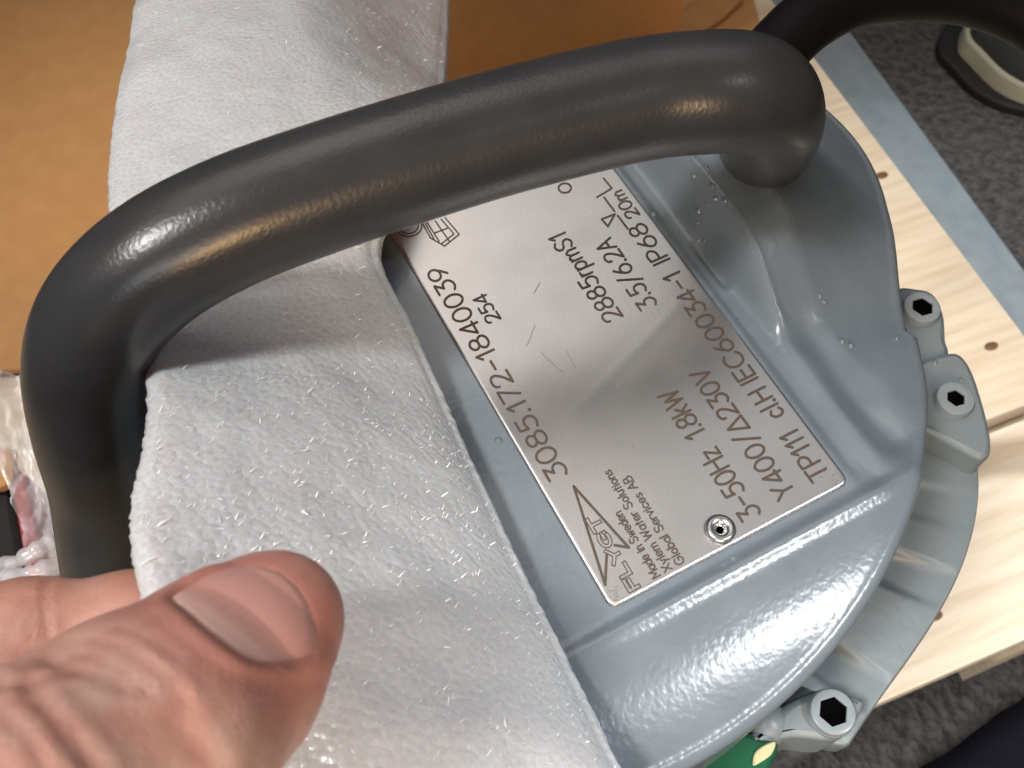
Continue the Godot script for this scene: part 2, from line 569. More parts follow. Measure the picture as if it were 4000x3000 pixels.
func build_pump() -> void:
	var pump := thing("submersible_pump", "grey painted submersible pump with a steel name plate and bent carrying handle", "pump", Vector3.ZERO)
	# top cover: a polar skin, its rim rolled over into the side wall
	var rows := []
	var nt := 480
	var nr := 150
	for r in nr + 14:
		var row := PackedVector3Array()
		for k in nt:
			var a := TAU * k / nt
			var dir := Vector2(cos(a), sin(a))
			var radius := cover_radius(rad_to_deg(a))
			var roll := 0.0035
			var reach := (radius - roll) * minf(1.0, float(r) / nr)
			var p := PUMP_CENTRE + dir * reach
			var y := cover_height(p.x, p.y)
			if r > nr:
				if r <= nr + 9:
					var b := PI / 2.0 * (r - nr) / 9.0
					p += dir * roll * sin(b)
					y -= roll * (1.0 - cos(b))
				else:
					p += dir * roll
					y = lerpf(y - roll, 0.425, (r - nr - 9) / 4.0)
			row.append(Vector3(p.x, y, p.y))
		rows.append(row)
	obj("top_cover", loft(rows, true), M["cover_paint"], pump)
	# a casting pimple or two
	for q in [Vector3(-0.0033, 0.4990, -0.1066), Vector3(0.0394, 0.4980, -0.1769), Vector3(0.0871, 0.4930, -0.1377), Vector3(0.0894, 0.4930, -0.1367)]:
		var y := cover_height(q.x, q.z)
		obj("casting_pimple", lathe([Vector2(0.0, 0.0009), Vector2(0.0004, 0.0008), Vector2(0.0008, 0.0004), Vector2(0.0012, -0.0003)], 12), M["cover_paint"], pump, Vector3(q.x, y, q.z))
	for k in 16:
		var q := on_plate(rng.randf_range(76.0, 92.0), rng.randf_range(-14.5, -8.0), 0.0) if k < 11 else on_plate(rng.randf_range(10.0, 60.0), rng.randf_range(-52.0, -24.0), 0.0)
		var pimple := obj("casting_pimple", lathe([Vector2(0.0, 0.0009), Vector2(0.0004, 0.0008), Vector2(0.0008, 0.0004), Vector2(0.0012, -0.0003)], 12), M["cover_paint"], pump, Vector3(q.x, cover_height(q.x, q.z), q.z))
		pimple.scale = Vector3(rng.randf_range(0.4, 0.9), rng.randf_range(0.4, 0.8), rng.randf_range(0.4, 0.9))
	build_plate(pump)
	# carrying handle
	var path := [Vector3(0.0731, 0.5000, -0.1996), Vector3(0.0674, 0.5200, -0.1847), Vector3(0.0609, 0.5430, -0.1687), Vector3(0.0554, 0.5570, -0.1609), Vector3(0.0498, 0.5635, -0.1574), Vector3(0.0422, 0.5660, -0.1553), Vector3(0.028, 0.566, -0.1535), Vector3(0.009, 0.566, -0.1478), Vector3(-0.010, 0.566, -0.141), Vector3(-0.035, 0.566, -0.1305), Vector3(-0.055, 0.565, -0.1215), Vector3(-0.070, 0.561, -0.1140), Vector3(-0.0815, 0.552, -0.1080), Vector3(-0.0890, 0.538, -0.1035), Vector3(-0.0935, 0.520, -0.0990), Vector3(-0.0970, 0.500, -0.0945), Vector3(-0.1008, 0.4820, -0.0880), Vector3(-0.1048, 0.4650, -0.0828)]
	obj("carrying_handle", tube(smooth(path, 10), [0.0126], 56), M["handle_paint"], pump)
	# motor flange below the cover: steps like saw teeth round the rim
	rows = []
	nt = 720
	for r in 16:
		var row := PackedVector3Array()
		for k in nt:
			var deg := 360.0 * k / nt
			var a := deg_to_rad(deg)
			var dir := Vector2(cos(a), sin(a))
			var out := flange_radius(deg)
			var q := minf(1.0, r / 11.0)
			var y := 0.440 + flange_step(deg) * (1.0 - q * q) - 0.006 * q * q
			var reach := lerpf(0.095, out, q)
			if r > 11:
				reach = out + [0.0006, 0.001, 0.001, -0.012][r - 12]
				y -= [0.0006, 0.002, 0.010, 0.04][r - 12]
			row.append(Vector3(PUMP_CENTRE.x + dir.x * reach, y, PUMP_CENTRE.y + dir.y * reach))
		rows.append(row)
	obj("motor_flange", loft(rows, true), M["flange_paint"], pump)
	var body := [Vector2(0.0, 0.44), Vector2(0.09, 0.44), Vector2(0.118, 0.42), Vector2(0.120, 0.40), Vector2(0.113, 0.39), Vector2(0.113, 0.24), Vector2(0.125, 0.23), Vector2(0.14, 0.20), Vector2(0.14, 0.17), Vector2(0.125, 0.1505), Vector2(0.0, 0.1505)]
	obj("motor_housing", lathe(body, 72), M["flange_paint"], pump, Vector3(PUMP_CENTRE.x, 0, PUMP_CENTRE.y))
	# lugs with their screws
	var lug1 := [Vector2(0.1268, -0.1877), Vector2(0.1357, -0.1898), Vector2(0.1408, -0.1870), Vector2(0.1422, -0.1789), Vector2(0.1409, -0.1700), Vector2(0.1401, -0.1634), Vector2(0.1305, -0.1596), Vector2(0.1219, -0.1614)]
	var lug2 := [Vector2(0.1212, -0.1568), Vector2(0.1300, -0.1610), Vector2(0.1394, -0.1638), Vector2(0.1438, -0.1622), Vector2(0.1460, -0.1548), Vector2(0.1466, -0.1412), Vector2(0.1460, -0.1317), Vector2(0.1439, -0.1271), Vector2(0.1402, -0.1266), Vector2(0.1327, -0.1317), Vector2(0.1244, -0.1364), Vector2(0.1178, -0.1388)]
	var lug3 := [Vector2(0.0624, -0.0464), Vector2(0.0719, -0.0540), Vector2(0.0823, -0.0579), Vector2(0.0911, -0.0570), Vector2(0.0940, -0.0550), Vector2(0.0909, -0.0501), Vector2(0.0871, -0.0464), Vector2(0.0829, -0.0454), Vector2(0.0733, -0.0461), Vector2(0.0645, -0.0440)]
	lug(pump, lug1, 0.444, Vector2(0.1341, -0.1804), 0.0060, 0.0038)
	lug(pump, lug2, 0.446, Vector2(0.1367, -0.1455), 0.0058, 0.0031)
	lug(pump, lug3, 0.446, Vector2(0.0844, -0.0521), 0.0060, 0.0041)
	# cast fin between flange and lug, and a nub near the lowest screw
	obj("cast_nub", lathe([Vector2(0.0, 0.0012), Vector2(0.003, 0.0010), Vector2(0.0052, -0.001), Vector2(0.006, -0.006)], 24), M["flange_paint"], pump, Vector3(0.0680, 0.4460, -0.0503))


func flange_radius(deg: float) -> float:
	var a := wrapf(deg, -180, 180)
	var r := 0.157
	if a > 0.0:
		r = lerpf(0.1610, 0.1435, smoothstep(3.0, 40.0, a))
		r = lerpf(r, 0.1215, smoothstep(42.0, 47.0, a))
	else:
		r = lerpf(0.157, 0.128, smoothstep(-12.0, -17.0, a))
	return lerpf(r, 0.09, smoothstep(75.0, 120.0, absf(a)))


func flange_step(deg: float) -> float:                               # height of the saw-tooth steps
	var a := fposmod(deg, 360.0)
	var edges := [8.0, 18.0, 33.0, 48.0, 63.0, 78.0, 93.0, 123.0, 153.0, 183.0, 213.0, 243.0, 273.0, 303.0, 333.0, 352.0, 368.0]
	for k in edges.size() - 1:
		if a >= edges[k] and a < edges[k + 1]:
			var t: float = a - edges[k]
			var rise := smoothstep(0.0, 1.0, t) * -1.0 + smoothstep(4.6, 5.6, t)
			return 0.0065 * rise * (1.0 if k != 0 else 0.35)
	return 0.0


func lug(parent: Node3D, outline: Array, top: float, screw: Vector2, outer: float, hole: float) -> void:
	var l := obj("lug", slab(smooth(outline, 6, true), top, top - 0.02, 0.002), M["flange_paint"], parent)
	obj("screw_seat", lathe([Vector2(0.0, 0.0006), Vector2(outer * 1.0, 0.0006), Vector2(outer * 1.06, 0.0), Vector2(outer * 1.06, -0.014)], 32), M["flange_paint"], l, Vector3(screw.x, top, screw.y))
	var rows := []
	for q in [[outer * 1.02, 0.0], [outer, 0.0035], [outer * 0.93, 0.0045]]:
		var row := PackedVector3Array()
		for k in 48:
			var a := -TAU * k / 48
			row.append(Vector3(cos(a) * q[0], q[1] * 0.5, sin(a) * q[0]))
		rows.append(row)
	for q in [[1.0, 0.0045], [0.97, 0.0040], [0.96, 0.0030]]:
		var row := PackedVector3Array()
		for k in 48:
			var a := -TAU * k / 48
			var hex: float = hole * cos(PI / 6) / cos(fposmod(a, PI / 3) - PI / 6) * q[0]
			row.append(Vector3(cos(a) * hex, q[1] * 0.5, sin(a) * hex))
		rows.append(row)
	var b := obj("socket_screw", loft(rows, true), M["bolt_paint"], l, Vector3(screw.x, top + 0.0006, screw.y))
	b.rotation.y = 0.3
	obj("screw_socket", lathe([Vector2(hole * 0.97, 0.0018), Vector2(hole * 0.95, 0.0009), Vector2(0.0, 0.0009)], 24), M["socket_dark"], l, Vector3(screw.x, top, screw.y))


# ---- the name plate and its engraved strokes

func build_plate(pump: Node3D) -> void:
	var plate := obj("name_plate", plate_mesh(), M["steel_plate"], pump)
	obj("rivet", lathe([Vector2(0.0, -0.0002), Vector2(0.0009, -0.0002), Vector2(0.0012, 0.0004), Vector2(0.0016, 0.0009), Vector2(0.0024, 0.0014), Vector2(0.0031, 0.0012), Vector2(0.0036, 0.0006), Vector2(0.0038, -0.0002)], 48), M["rivet_steel"], plate, on_plate(4.4, 34.4, PLATE_Y + 0.0001))
	obj("rivet", lathe([Vector2(0.0, -0.0002), Vector2(0.0009, -0.0002), Vector2(0.0012, 0.0004), Vector2(0.0016, 0.0009), Vector2(0.0024, 0.0014), Vector2(0.0031, 0.0012), Vector2(0.0036, 0.0006), Vector2(0.0038, -0.0002)], 48), M["rivet_steel"], plate, on_plate(120.4, 34.4, PLATE_Y + 0.0001))
	# [words, from, to (mm along), baseline, letter height]
	var lines := [
		["3085.172-1840039", 33.4, 102.2, 58.5, 5.0, 0.56], ["254", 80.0, 89.0, 52.6, 3.7, 0.48],
		["2885rpmS1", 65.8, 97.0, 24.0, 5.0, 0.54], ["3.5/6.2A", 64.8, 89.3, 13.9, 5.0, 0.54],
		["3-50Hz  1.8kW", 3.4, 41.0, 23.4, 5.2, 0.56], ["Y400/D230V", 4.0, 42.6, 13.2, 5.0, 0.56],
		["TP111  cl.H", 4.0, 31.0, 3.2, 5.0, 0.56], ["IEC60034-1", 33.9, 71.3, 3.3, 5.0, 0.56], ["IP68", 75.6, 89.6, 3.3, 5.0, 0.54], ["20m", 92.4, 102.2, 2.6, 3.7, 0.48],
		["Made in Sweden", 1.6, 19.2, 52.4, 2.1, 0.30], ["Xylem Water Solutions", 1.6, 29.6, 49.2, 2.1, 0.30], ["Global Services AB", 1.6, 26.0, 45.8, 2.1, 0.30],
		["o", 108.6, 112.0, 14.6, 5.6, 0.5],
	]
	for l in lines:
		engrave(plate, written(l[0], l[1], l[2], l[3], l[4]), l[5] * 1.12)
	# the maker's sign: an open arrowhead with a word in outlined capitals across it
	engrave(plate, [[V(29.8, 59.1), V(5.5, 64.7), V(11.6, 60.7)], [V(29.8, 59.1), V(10.6, 55.4), V(12.6, 58.0)]], 0.62)
	var x := 1.7
	for letter in [["F", 2.6], ["L", 2.6], ["Y", 3.4], ["G", 3.4], ["T", 3.4]]:
		engrave(plate, outlined(written(letter[0], x, x + letter[1], 58.2, 2.3), 0.40), 0.22)
		x += letter[1] + 0.95
	# depth sign: a triangle hung from a level line, and a tall L
	engrave(plate, [[V(108.3, 4.9), V(104.0, 4.7), V(103.2, 10.0)], [V(102.2, 8.3), V(96.6, 8.2)], [V(95.7, 8.6), V(95.9, 12.8), V(92.9, 12.5), V(95.7, 8.6)], [V(94.9, 8.2), V(89.6, 8.1)]], 0.52)
	# a booklet and a round mark
	engrave(plate, [[V(116.6, 50.9), V(109.6, 50.0), V(107.9, 55.3), V(112.2, 57.5), V(119.0, 57.2)], [V(116.6, 52.1), V(110.4, 51.2), V(109.0, 55.6)], [V(110.0, 55.9), V(117.5, 56.0)], [V(111.2, 56.8), V(117.5, 56.6)], [V(108.6, 53.4), V(116.8, 53.8)], [V(113.0, 52.0), V(113.2, 55.8)]], 0.36)
	var rings := []
	for r in [2.6, 3.6]:
		var ring := []
		for k in 25:
			ring.append(V(118.6 + r * cos(TAU * k / 24.0), 61.0 + r * sin(TAU * k / 24.0)))
		rings.append(ring)
	engrave(plate, rings, 0.34)
	# scratches and the grime left in the corners
	engrave(plate, [[V(69.5, 50.4), V(74.0, 45.6)], [V(66.0, 48.2), V(61.0, 47.0), V(58.5, 46.2)], [V(58.0, 42.6), V(63.5, 42.2)], [V(31.4, 41.5), V(32.8, 41.0)], [V(48.0, 36.0), V(49.4, 35.4)], [V(83.0, 41.0), V(85.2, 38.0)]], 0.13, "scratch", "scuff")
	var spots := []
	for c in [V(2.2, 2.6), V(2.4, 63.8)]:
		for k in 26:
			var p: Vector2 = c + V(rng.randfn(0.3, 0.8), rng.randfn(0.0, 1.0))
			p = p.clamp(V(0.9, 1.0), V(6.0, 65.4))
			spots.append([p, p + V(rng.randfn(0, 0.25), rng.randfn(0, 0.25))])
	engrave(plate, spots, 0.16, "grime", "scuff").set_meta("kind", "stuff")


func V(x: float, y: float) -> Vector2:
	return Vector2(x, y)


func plate_mesh() -> ArrayMesh:
	var n := 96
	var m := 56
	var rows := []
	var corner := 2.4
	var length := 125.0
	var width := 66.4
	for r in m + 1:
		var row := PackedVector3Array()
		for k in n + 1:
			# a grid that crowds towards the edges
			var s := length * edge_crowd(float(k) / n)
			var w := width * edge_crowd(float(r) / m)
			# round the corners
			var cs := clampf(s, corner, length - corner)
			var cw := clampf(w, corner, width - corner)
			var off := Vector2(s - cs, w - cw)
			if off.x != 0.0 and off.y != 0.0:
				var reach := maxf(absf(off.x), absf(off.y))
				off = off.normalized() * reach
				s = cs + off.x
				w = cw + off.y
			var inset := minf(minf(s, length - s), minf(w, width - w))
			if off.x != 0.0 and off.y != 0.0:
				inset = minf(inset, corner - off.length())
			var y := PLATE_Y - 0.00042 * pow(1.0 - clampf(inset / 1.0, 0.0, 1.0), 2.0)
			y -= 0.00010
			var streak := Vector2(s, w).distance_to(Geometry2D.get_closest_point_to_segment(Vector2(s, w), Vector2(45.8, 51.7), Vector2(62.0, 9.0)))
			y += 0.00007 * exp(-pow(streak / 1.1, 2.0))
			if inset < 0.001:
				y -= 0.0003
			row.append(on_plate(s, w, y))
		rows.append(row)
	var mesh := loft(rows, false)
	return mesh


func edge_crowd(t: float) -> float:
	var e := 0.018
	if t < 0.1:
		return e * t / 0.1
	if t > 0.9:
		return 1.0 - e * (1.0 - t) / 0.1
	return e + (1.0 - 2.0 * e) * (t - 0.1) / 0.8


func engrave(plate: Node3D, strokes: Array, thick: float, called := "lettering", look := "engraving") -> MeshInstance3D:   # flat strokes with round ends, a hair above the steel
	var v := PackedVector3Array()
	var idx := PackedInt32Array()
	var h := thick / 2.0
	for line in strokes:
		for i in line.size():
			var p: Vector2 = line[i]
			if i + 1 < line.size():
				var q: Vector2 = line[i + 1]
				var t := (q - p).normalized()
				var side := Vector2(-t.y, t.x) * h
				var at := v.size()
				for c in [p + side, p - side, q + side, q - side]:
					v.append(lift(c))
				idx.append_array([at, at + 1, at + 2, at + 2, at + 1, at + 3])
			var hub := v.size()
			v.append(lift(p))
			for k in 8:
				v.append(lift(p + Vector2(cos(TAU * k / 8.0), sin(TAU * k / 8.0)) * h))
			for k in 8:
				idx.append_array([hub, hub + 1 + k, hub + 1 + (k + 1) % 8])
	for t in range(0, idx.size(), 3):
		if (v[idx[t + 2]] - v[idx[t]]).cross(v[idx[t + 1]] - v[idx[t]]).y < 0.0:
			var swap := idx[t + 1]
			idx[t + 1] = idx[t + 2]
			idx[t + 2] = swap
	for k in v.size():
		v[k].y += 0.000002 * (k % 7)
	return obj(called, skin(v, idx), M[look], plate)


func lift(p: Vector2) -> Vector3:
	var y := PLATE_Y - 0.00010
	return on_plate(p.x, p.y, y + 0.00013)


func written(words: String, from: float, to: float, base: float, tall: float) -> Array:
	var total := 0.0
	for ch in words:
		total += advance(ch)
	total -= 18.0
	var sx := (to - from) / total
	var sy := tall / 100.0
	var x := 0.0
	var out := []
	for ch in words:
		for stroke in glyph(ch):
			var line := []
			for p in stroke:
				line.append(Vector2(from + (x + p.x) * sx, base + p.y * sy))
			out.append(line)
		x += advance(ch)
	return out


func outlined(strokes: Array, gap: float) -> Array:                  # the outline of a letter drawn with a broad pen
	var shapes: Array = []
	for line in strokes:
		for poly in Geometry2D.offset_polyline(PackedVector2Array(line), gap, Geometry2D.JOIN_MITER, Geometry2D.END_SQUARE):
			var grown: PackedVector2Array = poly
			var rest := []
			for other in shapes:
				var both := Geometry2D.merge_polygons(grown, other)
				if both.size() == 1:
					grown = both[0]
				else:
					rest.append(other)
			rest.append(grown)
			shapes = rest
	var out := []
	for poly in shapes:
		var a := Array(poly)
		a.append(poly[0])
		out.append(a)
	return out


const GLYPHS := {
	"0": [62, "o 31 50 31 50"], "1": [30, "l 0 76 l 22 100 l 22 0"], "2": [60, "c 3 74 c 8 92 c 30 100 c 52 92 c 57 70 c 44 44 c 22 20 l 0 0 l 60 0"],
	"3": [58, "l 4 100 l 56 100 l 26 60 ; c 26 60 c 46 57 c 58 40 c 56 18 c 40 2 c 20 0 c 2 12"], "4": [62, "l 48 0 l 48 100 l 0 26 l 62 26"],
	"5": [58, "l 54 100 l 10 100 l 6 56 ; c 6 56 c 28 64 c 50 56 c 58 33 c 50 10 c 28 0 c 2 10"], "6": [60, "c 44 100 c 22 74 c 4 46 ; o 30 32 30 32"],
	"7": [58, "l 0 100 l 58 100 l 14 0"], "8": [60, "o 30 76 24 24 ; o 30 27 30 27"], "9": [60, "o 30 68 30 32 ; c 56 54 c 38 26 c 16 0"],
	".": [8, "l 2 0 l 6 0 l 6 5 l 2 5 l 2 0"], ",": [10, "l 8 8 l 0 -16"], "-": [52, "l 4 46 l 48 46"], "/": [56, "l 0 -14 l 56 112"], " ": [22, ""],
	"D": [78, "l 0 0 l 39 100 l 78 0 l 0 0"], "A": [70, "l 0 0 l 35 100 l 70 0 ; l 13 36 l 57 36"], "B": [58, "l 0 0 l 0 100 ; c 0 100 c 34 100 c 48 76 c 34 54 c 0 54 ; c 0 54 c 40 54 c 58 28 c 40 0 c 0 0"],
	"C": [72, "c 70 84 c 48 100 c 16 92 c 0 50 c 16 8 c 48 0 c 70 16"], "E": [52, "l 52 100 l 0 100 l 0 0 l 52 0 ; l 0 52 l 46 52"], "F": [50, "l 50 100 l 0 100 l 0 0 ; l 0 52 l 44 52"],
	"G": [74, "c 70 84 c 48 100 c 16 92 c 0 50 c 16 8 c 48 0 c 72 18 ; l 72 18 l 72 46 l 44 46"], "H": [64, "l 0 0 l 0 100 ; l 64 0 l 64 100 ; l 0 52 l 64 52"], "I": [6, "l 3 0 l 3 100"],
	"L": [48, "l 0 100 l 0 0 l 48 0"], "M": [76, "l 0 0 l 0 100 l 38 30 l 76 100 l 76 0"], "P": [56, "l 0 0 l 0 100 ; c 0 100 c 38 100 c 56 74 c 38 46 c 0 46"],
	"S": [56, "c 54 86 c 30 100 c 4 86 c 8 60 c 46 42 c 54 16 c 30 0 c 0 14"], "T": [64, "l 0 100 l 64 100 ; l 32 100 l 32 0"], "V": [66, "l 0 100 l 33 0 l 66 100"],
	"W": [92, "l 0 100 l 22 0 l 46 84 l 70 0 l 92 100"], "X": [62, "l 0 0 l 62 100 ; l 0 100 l 62 0"], "Y": [64, "l 0 100 l 32 48 l 64 100 ; l 32 48 l 32 0"],
	"a": [46, "o 23 32 23 32 ; l 46 64 l 46 0"], "b": [46, "o 23 32 23 32 ; l 0 100 l 0 0"], "c": [44, "c 43 54 c 24 65 c 4 50 c 4 15 c 24 0 c 43 10"], "d": [46, "o 23 32 23 32 ; l 46 100 l 46 0"],
	"e": [46, "c 2 34 c 46 34 c 38 60 c 20 65 c 2 48 c 2 16 c 22 0 c 44 10"], "i": [6, "l 3 0 l 3 64 ; l 3 84 l 3 90"], "k": [42, "l 0 0 l 0 100 ; l 40 64 l 0 26 ; l 14 38 l 42 0"], "l": [6, "l 3 0 l 3 100"],
	"m": [72, "l 0 0 l 0 64 ; c 0 46 c 18 66 c 36 48 l 36 0 ; c 36 46 c 54 66 c 72 48 l 72 0"], "n": [40, "l 0 0 l 0 64 ; c 0 44 c 22 66 c 40 46 l 40 0"], "o": [46, "o 23 32 23 32"], "p": [46, "o 23 32 23 32 ; l 0 64 l 0 -34"],
	"r": [26, "l 0 0 l 0 64 ; c 0 44 c 12 62 c 26 62"], "s": [38, "c 36 56 c 18 65 c 2 52 c 18 36 c 36 18 c 20 0 c 0 9"], "t": [28, "l 14 92 l 14 0 ; l 0 64 l 28 64"], "u": [40, "l 40 64 l 40 0 ; l 0 64 c 0 20 c 18 -2 c 40 20"],
	"v": [44, "l 0 64 l 22 0 l 44 64"], "w": [64, "l 0 64 l 16 0 l 32 56 l 48 0 l 64 64"], "x": [42, "l 0 0 l 42 64 ; l 0 64 l 42 0"], "y": [44, "l 0 64 l 22 4 ; l 44 64 l 14 -34"], "z": [44, "l 0 64 l 44 64 l 0 0 l 44 0"],
}


func advance(ch: String) -> float:
	return GLYPHS[ch][0] + 18.0


func glyph(ch: String) -> Array:
	var out := []
	for part in String(GLYPHS[ch][1]).split(";", false):
		var word := part.strip_edges().split(" ", false)
		var pts := []
		var curved := false
		var k := 0
		while k < word.size():
			if word[k] == "o":
				for a in 21:
					pts.append(Vector2(float(word[k + 1]) + float(word[k + 3]) * cos(TAU * a / 20.0), float(word[k + 2]) + float(word[k + 4]) * sin(TAU * a / 20.0)))
				k += 5
				continue
			curved = curved or word[k] == "c"
			pts.append(Vector2(float(word[k + 1]), float(word[k + 2])))
			k += 3
		if curved and not part.contains("l"):
			pts = smooth(pts, 5)
		elif curved:
			var bend := []
			var tail := []
			var last := 0
			for i in range(0, word.size(), 3):
				if word[i] == "c":
					last = i / 3
			var firstc := 0
			while word[firstc * 3] != "c":
				firstc += 1
			for i in pts.size():
				if i < firstc:
					tail.append(pts[i])
				elif i <= last:
					bend.append(pts[i])
			out.append(tail + smooth(bend, 5) + pts.slice(last + 1))
			continue
		out.append(pts)
	return out


# ------------------------------------------------------------------ cable, foam

func build_cable() -> void:
	var path := [Vector3(0.0737, 0.4550, -0.2452), Vector3(0.0776, 0.4700, -0.2489), Vector3(0.0827, 0.4780, -0.2536), Vector3(0.0903, 0.4800, -0.2629), Vector3(0.1008, 0.4820, -0.2734), Vector3(0.1168, 0.4820, -0.2844), Vector3(0.1388, 0.4800, -0.2910), Vector3(0.1659, 0.4750, -0.2940), Vector3(0.1906, 0.4680, -0.2878), Vector3(0.2205, 0.4550, -0.2696), Vector3(0.2580, 0.4200, -0.2494), Vector3(0.30, 0.34, -0.20), Vector3(0.42, 0.20, -0.26), Vector3(0.56, 0.06, -0.34), Vector3(0.70, 0.011, -0.42), Vector3(0.95, 0.010, -0.50), Vector3(1.4, 0.010, -0.52)]
	var c := thing("power_cable", "thick black rubber power cable arching from behind the pump handle", "cable")
	obj("cable_sheath", tube(smooth(path, 12), [0.0107], 32), M["black_rubber"], c)


func build_foam() -> void:
	# each row: left edge, right edge (top side of the sheet), how much the middle bulges, where the right flank breaks, how deep it falls
	var ends := [
		[Vector3(-0.0570, 0.5600, -0.0015), Vector3(0.0389, 0.5000, -0.0021), 0.010], [Vector3(-0.0545, 0.5650, -0.0218), Vector3(0.0204, 0.5110, -0.0293), 0.009], [Vector3(-0.0542, 0.5670, -0.0318), Vector3(0.0137, 0.5090, -0.0439), 0.009], [Vector3(-0.0559, 0.5680, -0.0434), Vector3(0.0065, 0.5090, -0.0593), 0.007],
		[Vector3(-0.0602, 0.5670, -0.0550), Vector3(-0.0008, 0.5095, -0.0746), 0.006], [Vector3(-0.0636, 0.5630, -0.0647), Vector3(-0.0071, 0.5095, -0.0890), 0.006], [Vector3(-0.0658, 0.5570, -0.0779), Vector3(-0.0123, 0.5095, -0.1006), 0.006], [Vector3(-0.0711, 0.5480, -0.0953), Vector3(-0.0190, 0.5095, -0.1166), 0.005], [Vector3(-0.0798, 0.5400, -0.1167), Vector3(-0.0270, 0.5140, -0.1336), 0.004],
		[Vector3(-0.0910, 0.5320, -0.1411), Vector3(-0.0356, 0.5160, -0.1531), 0.004], [Vector3(-0.0996, 0.5260, -0.1627), Vector3(-0.0308, 0.5180, -0.1710), 0.005], [Vector3(-0.1048, 0.5210, -0.1841), Vector3(-0.0257, 0.5140, -0.1973), 0.006], [Vector3(-0.1099, 0.5150, -0.2103), Vector3(-0.0245, 0.5050, -0.2263), 0.008], [Vector3(-0.1180, 0.5020, -0.2494), Vector3(-0.0245, 0.4920, -0.2630), 0.010],
		[Vector3(-0.1291, 0.4850, -0.2942), Vector3(-0.0260, 0.4740, -0.3079), 0.010], [Vector3(-0.1557, 0.4450, -0.3978), Vector3(-0.0303, 0.4350, -0.4122), 0.010],
	]
	var lefts := []
	var rights := []
	var bulges := []
	for q in ends:
		lefts.append(q[0])
		rights.append(q[1])
		bulges.append(Vector2(q[2], 0))
	lefts = smooth(lefts, 16)
	rights = smooth(rights, 16)
	bulges = smooth(bulges, 16)
	var rows := []
	var across := 120
	var spots := []
	for r in lefts.size():
		var a: Vector3 = lefts[r]
		var b: Vector3 = rights[r]
		var row := PackedVector3Array()
		var top := PackedVector3Array()
		for k in across:                                              # upper side, left to right
			var t := float(k) / (across - 1)
			var p := a.lerp(b, t)
			p.y += bulges[r].x * (4.0 * t * (1.0 - t)) 
			p.y -= 0.0012 * pow(absf(2.0 * t - 1.0), 24.0)
			# a soft fold along the right flank at the far end, dents where the thumb presses
			var far := smoothstep(-0.19, -0.26, p.z)
			p.y -= far * 0.020 * smoothstep(0.50, 1.05, t)
			p.y += 0.0012 * bumps.get_noise_2d(p.x * 28.0, p.z * 28.0) + 0.00012 * fine.get_noise_2d(p.x * 420.0, p.z * 420.0)
			top.append(p)
		row.append_array(top)
		var thick := 0.0065
		for k in 5:                                                   # right edge
			var f := (k + 1) / 6.0 * PI
			row.append(b.lerp(top[across - 1], 1.0) + Vector3(0.002 * sin(f), -thick * (1.0 - cos(f)) / 2.0, 0) + Vector3(0.0005, 0, 0) * fine.get_noise_2d(r * 9.0, k * 3.0))
		for k in 30:                                                  # under side
			var t := 1.0 - float(k) / 29.0
			row.append(top[int(t * (across - 1))] - Vector3(0, thick, 0))
		for k in 5:
			var f := (k + 1) / 6.0 * PI
			row.append(top[0] + Vector3(-0.002 * sin(f), -thick * (1.0 + cos(f)) / 2.0, 0) + Vector3(0.0006, 0, 0) * fine.get_noise_2d(r * 9.0, 90.0 + k * 3.0))
		rows.append(row)
		spots.append(top)
	var foam := thing("foam_sheet", "white translucent foam wrapping sheet draped over the pump under its handle", "foam sheet")
	obj("sheet", loft(rows, true), M["foam"], foam)
	# torn cell walls that catch the light
	var flake := SurfaceTool.new()
	flake.begin(Mesh.PRIMITIVE_TRIANGLES)
	for t in [[Vector3(-1, 0, 0), Vector3(0, 0.12, 0.5), Vector3(1, 0, 0)], [Vector3(-1, 0, 0), Vector3(1, 0, 0), Vector3(0, 0.10, -0.5)]]:
		for p in t:
			flake.add_vertex(p)
	flake.generate_normals()
	var mm := MultiMesh.new()
	mm.transform_format = MultiMesh.TRANSFORM_3D
	mm.mesh = flake.commit()
	mm.instance_count = 3000
	for k in mm.instance_count:
		var r := rng.randi_range(8, spots.size() - 8)
		var c := rng.randi_range(1, across - 2)
		var p: Vector3 = spots[r][c].lerp(spots[r][c + 1], rng.randf())
		var size := rng.randf_range(0.00022, 0.0006) * (1.0 + pow(rng.randf(), 6.0) * 2.2)
		var basis := Basis.from_euler(Vector3(rng.randfn(0, 0.45), rng.randfn(0.9, 0.5), rng.randfn(0, 0.3)))
		mm.set_instance_transform(k, Transform3D(basis.scaled_local(Vector3(size, size * 0.5, size * rng.randf_range(0.12, 0.3))), p + Vector3(0, 0.0002, 0)))
	var flakes := MultiMeshInstance3D.new()
	flakes.name = "torn_cell_walls"
	flakes.multimesh = mm
	flakes.material_override = M["foam_flake"]
	flakes.set_meta("kind", "stuff")
	foam.add_child(flakes, true)


# ------------------------------------------------------------------ hand

var bones := []                                                      # [a, b, radius at a, radius at b, flattening]
var nail_outline: PackedVector2Array
var nail_mid: Vector2


func flesh(p: Vector3) -> float:                                     # signed distance to the hand
	var d := 1.0
	for b in bones:
		var a: Vector3 = b[0]
		var ab: Vector3 = b[1] - a
		var t := clampf((p - a).dot(ab) / ab.length_squared(), 0.0, 1.0)
		var off := p - a - ab * t
		off.y *= b[4]
		var g: float = (off.length() - lerpf(b[2], b[3], t)) * (0.9 if b[4] > 1.0 else 1.0)
		var k := 0.004
		var h := clampf(0.5 + 0.5 * (d - g) / k, 0.0, 1.0)
		d = lerpf(d, g, h) - k * h * (1.0 - h)
	return d


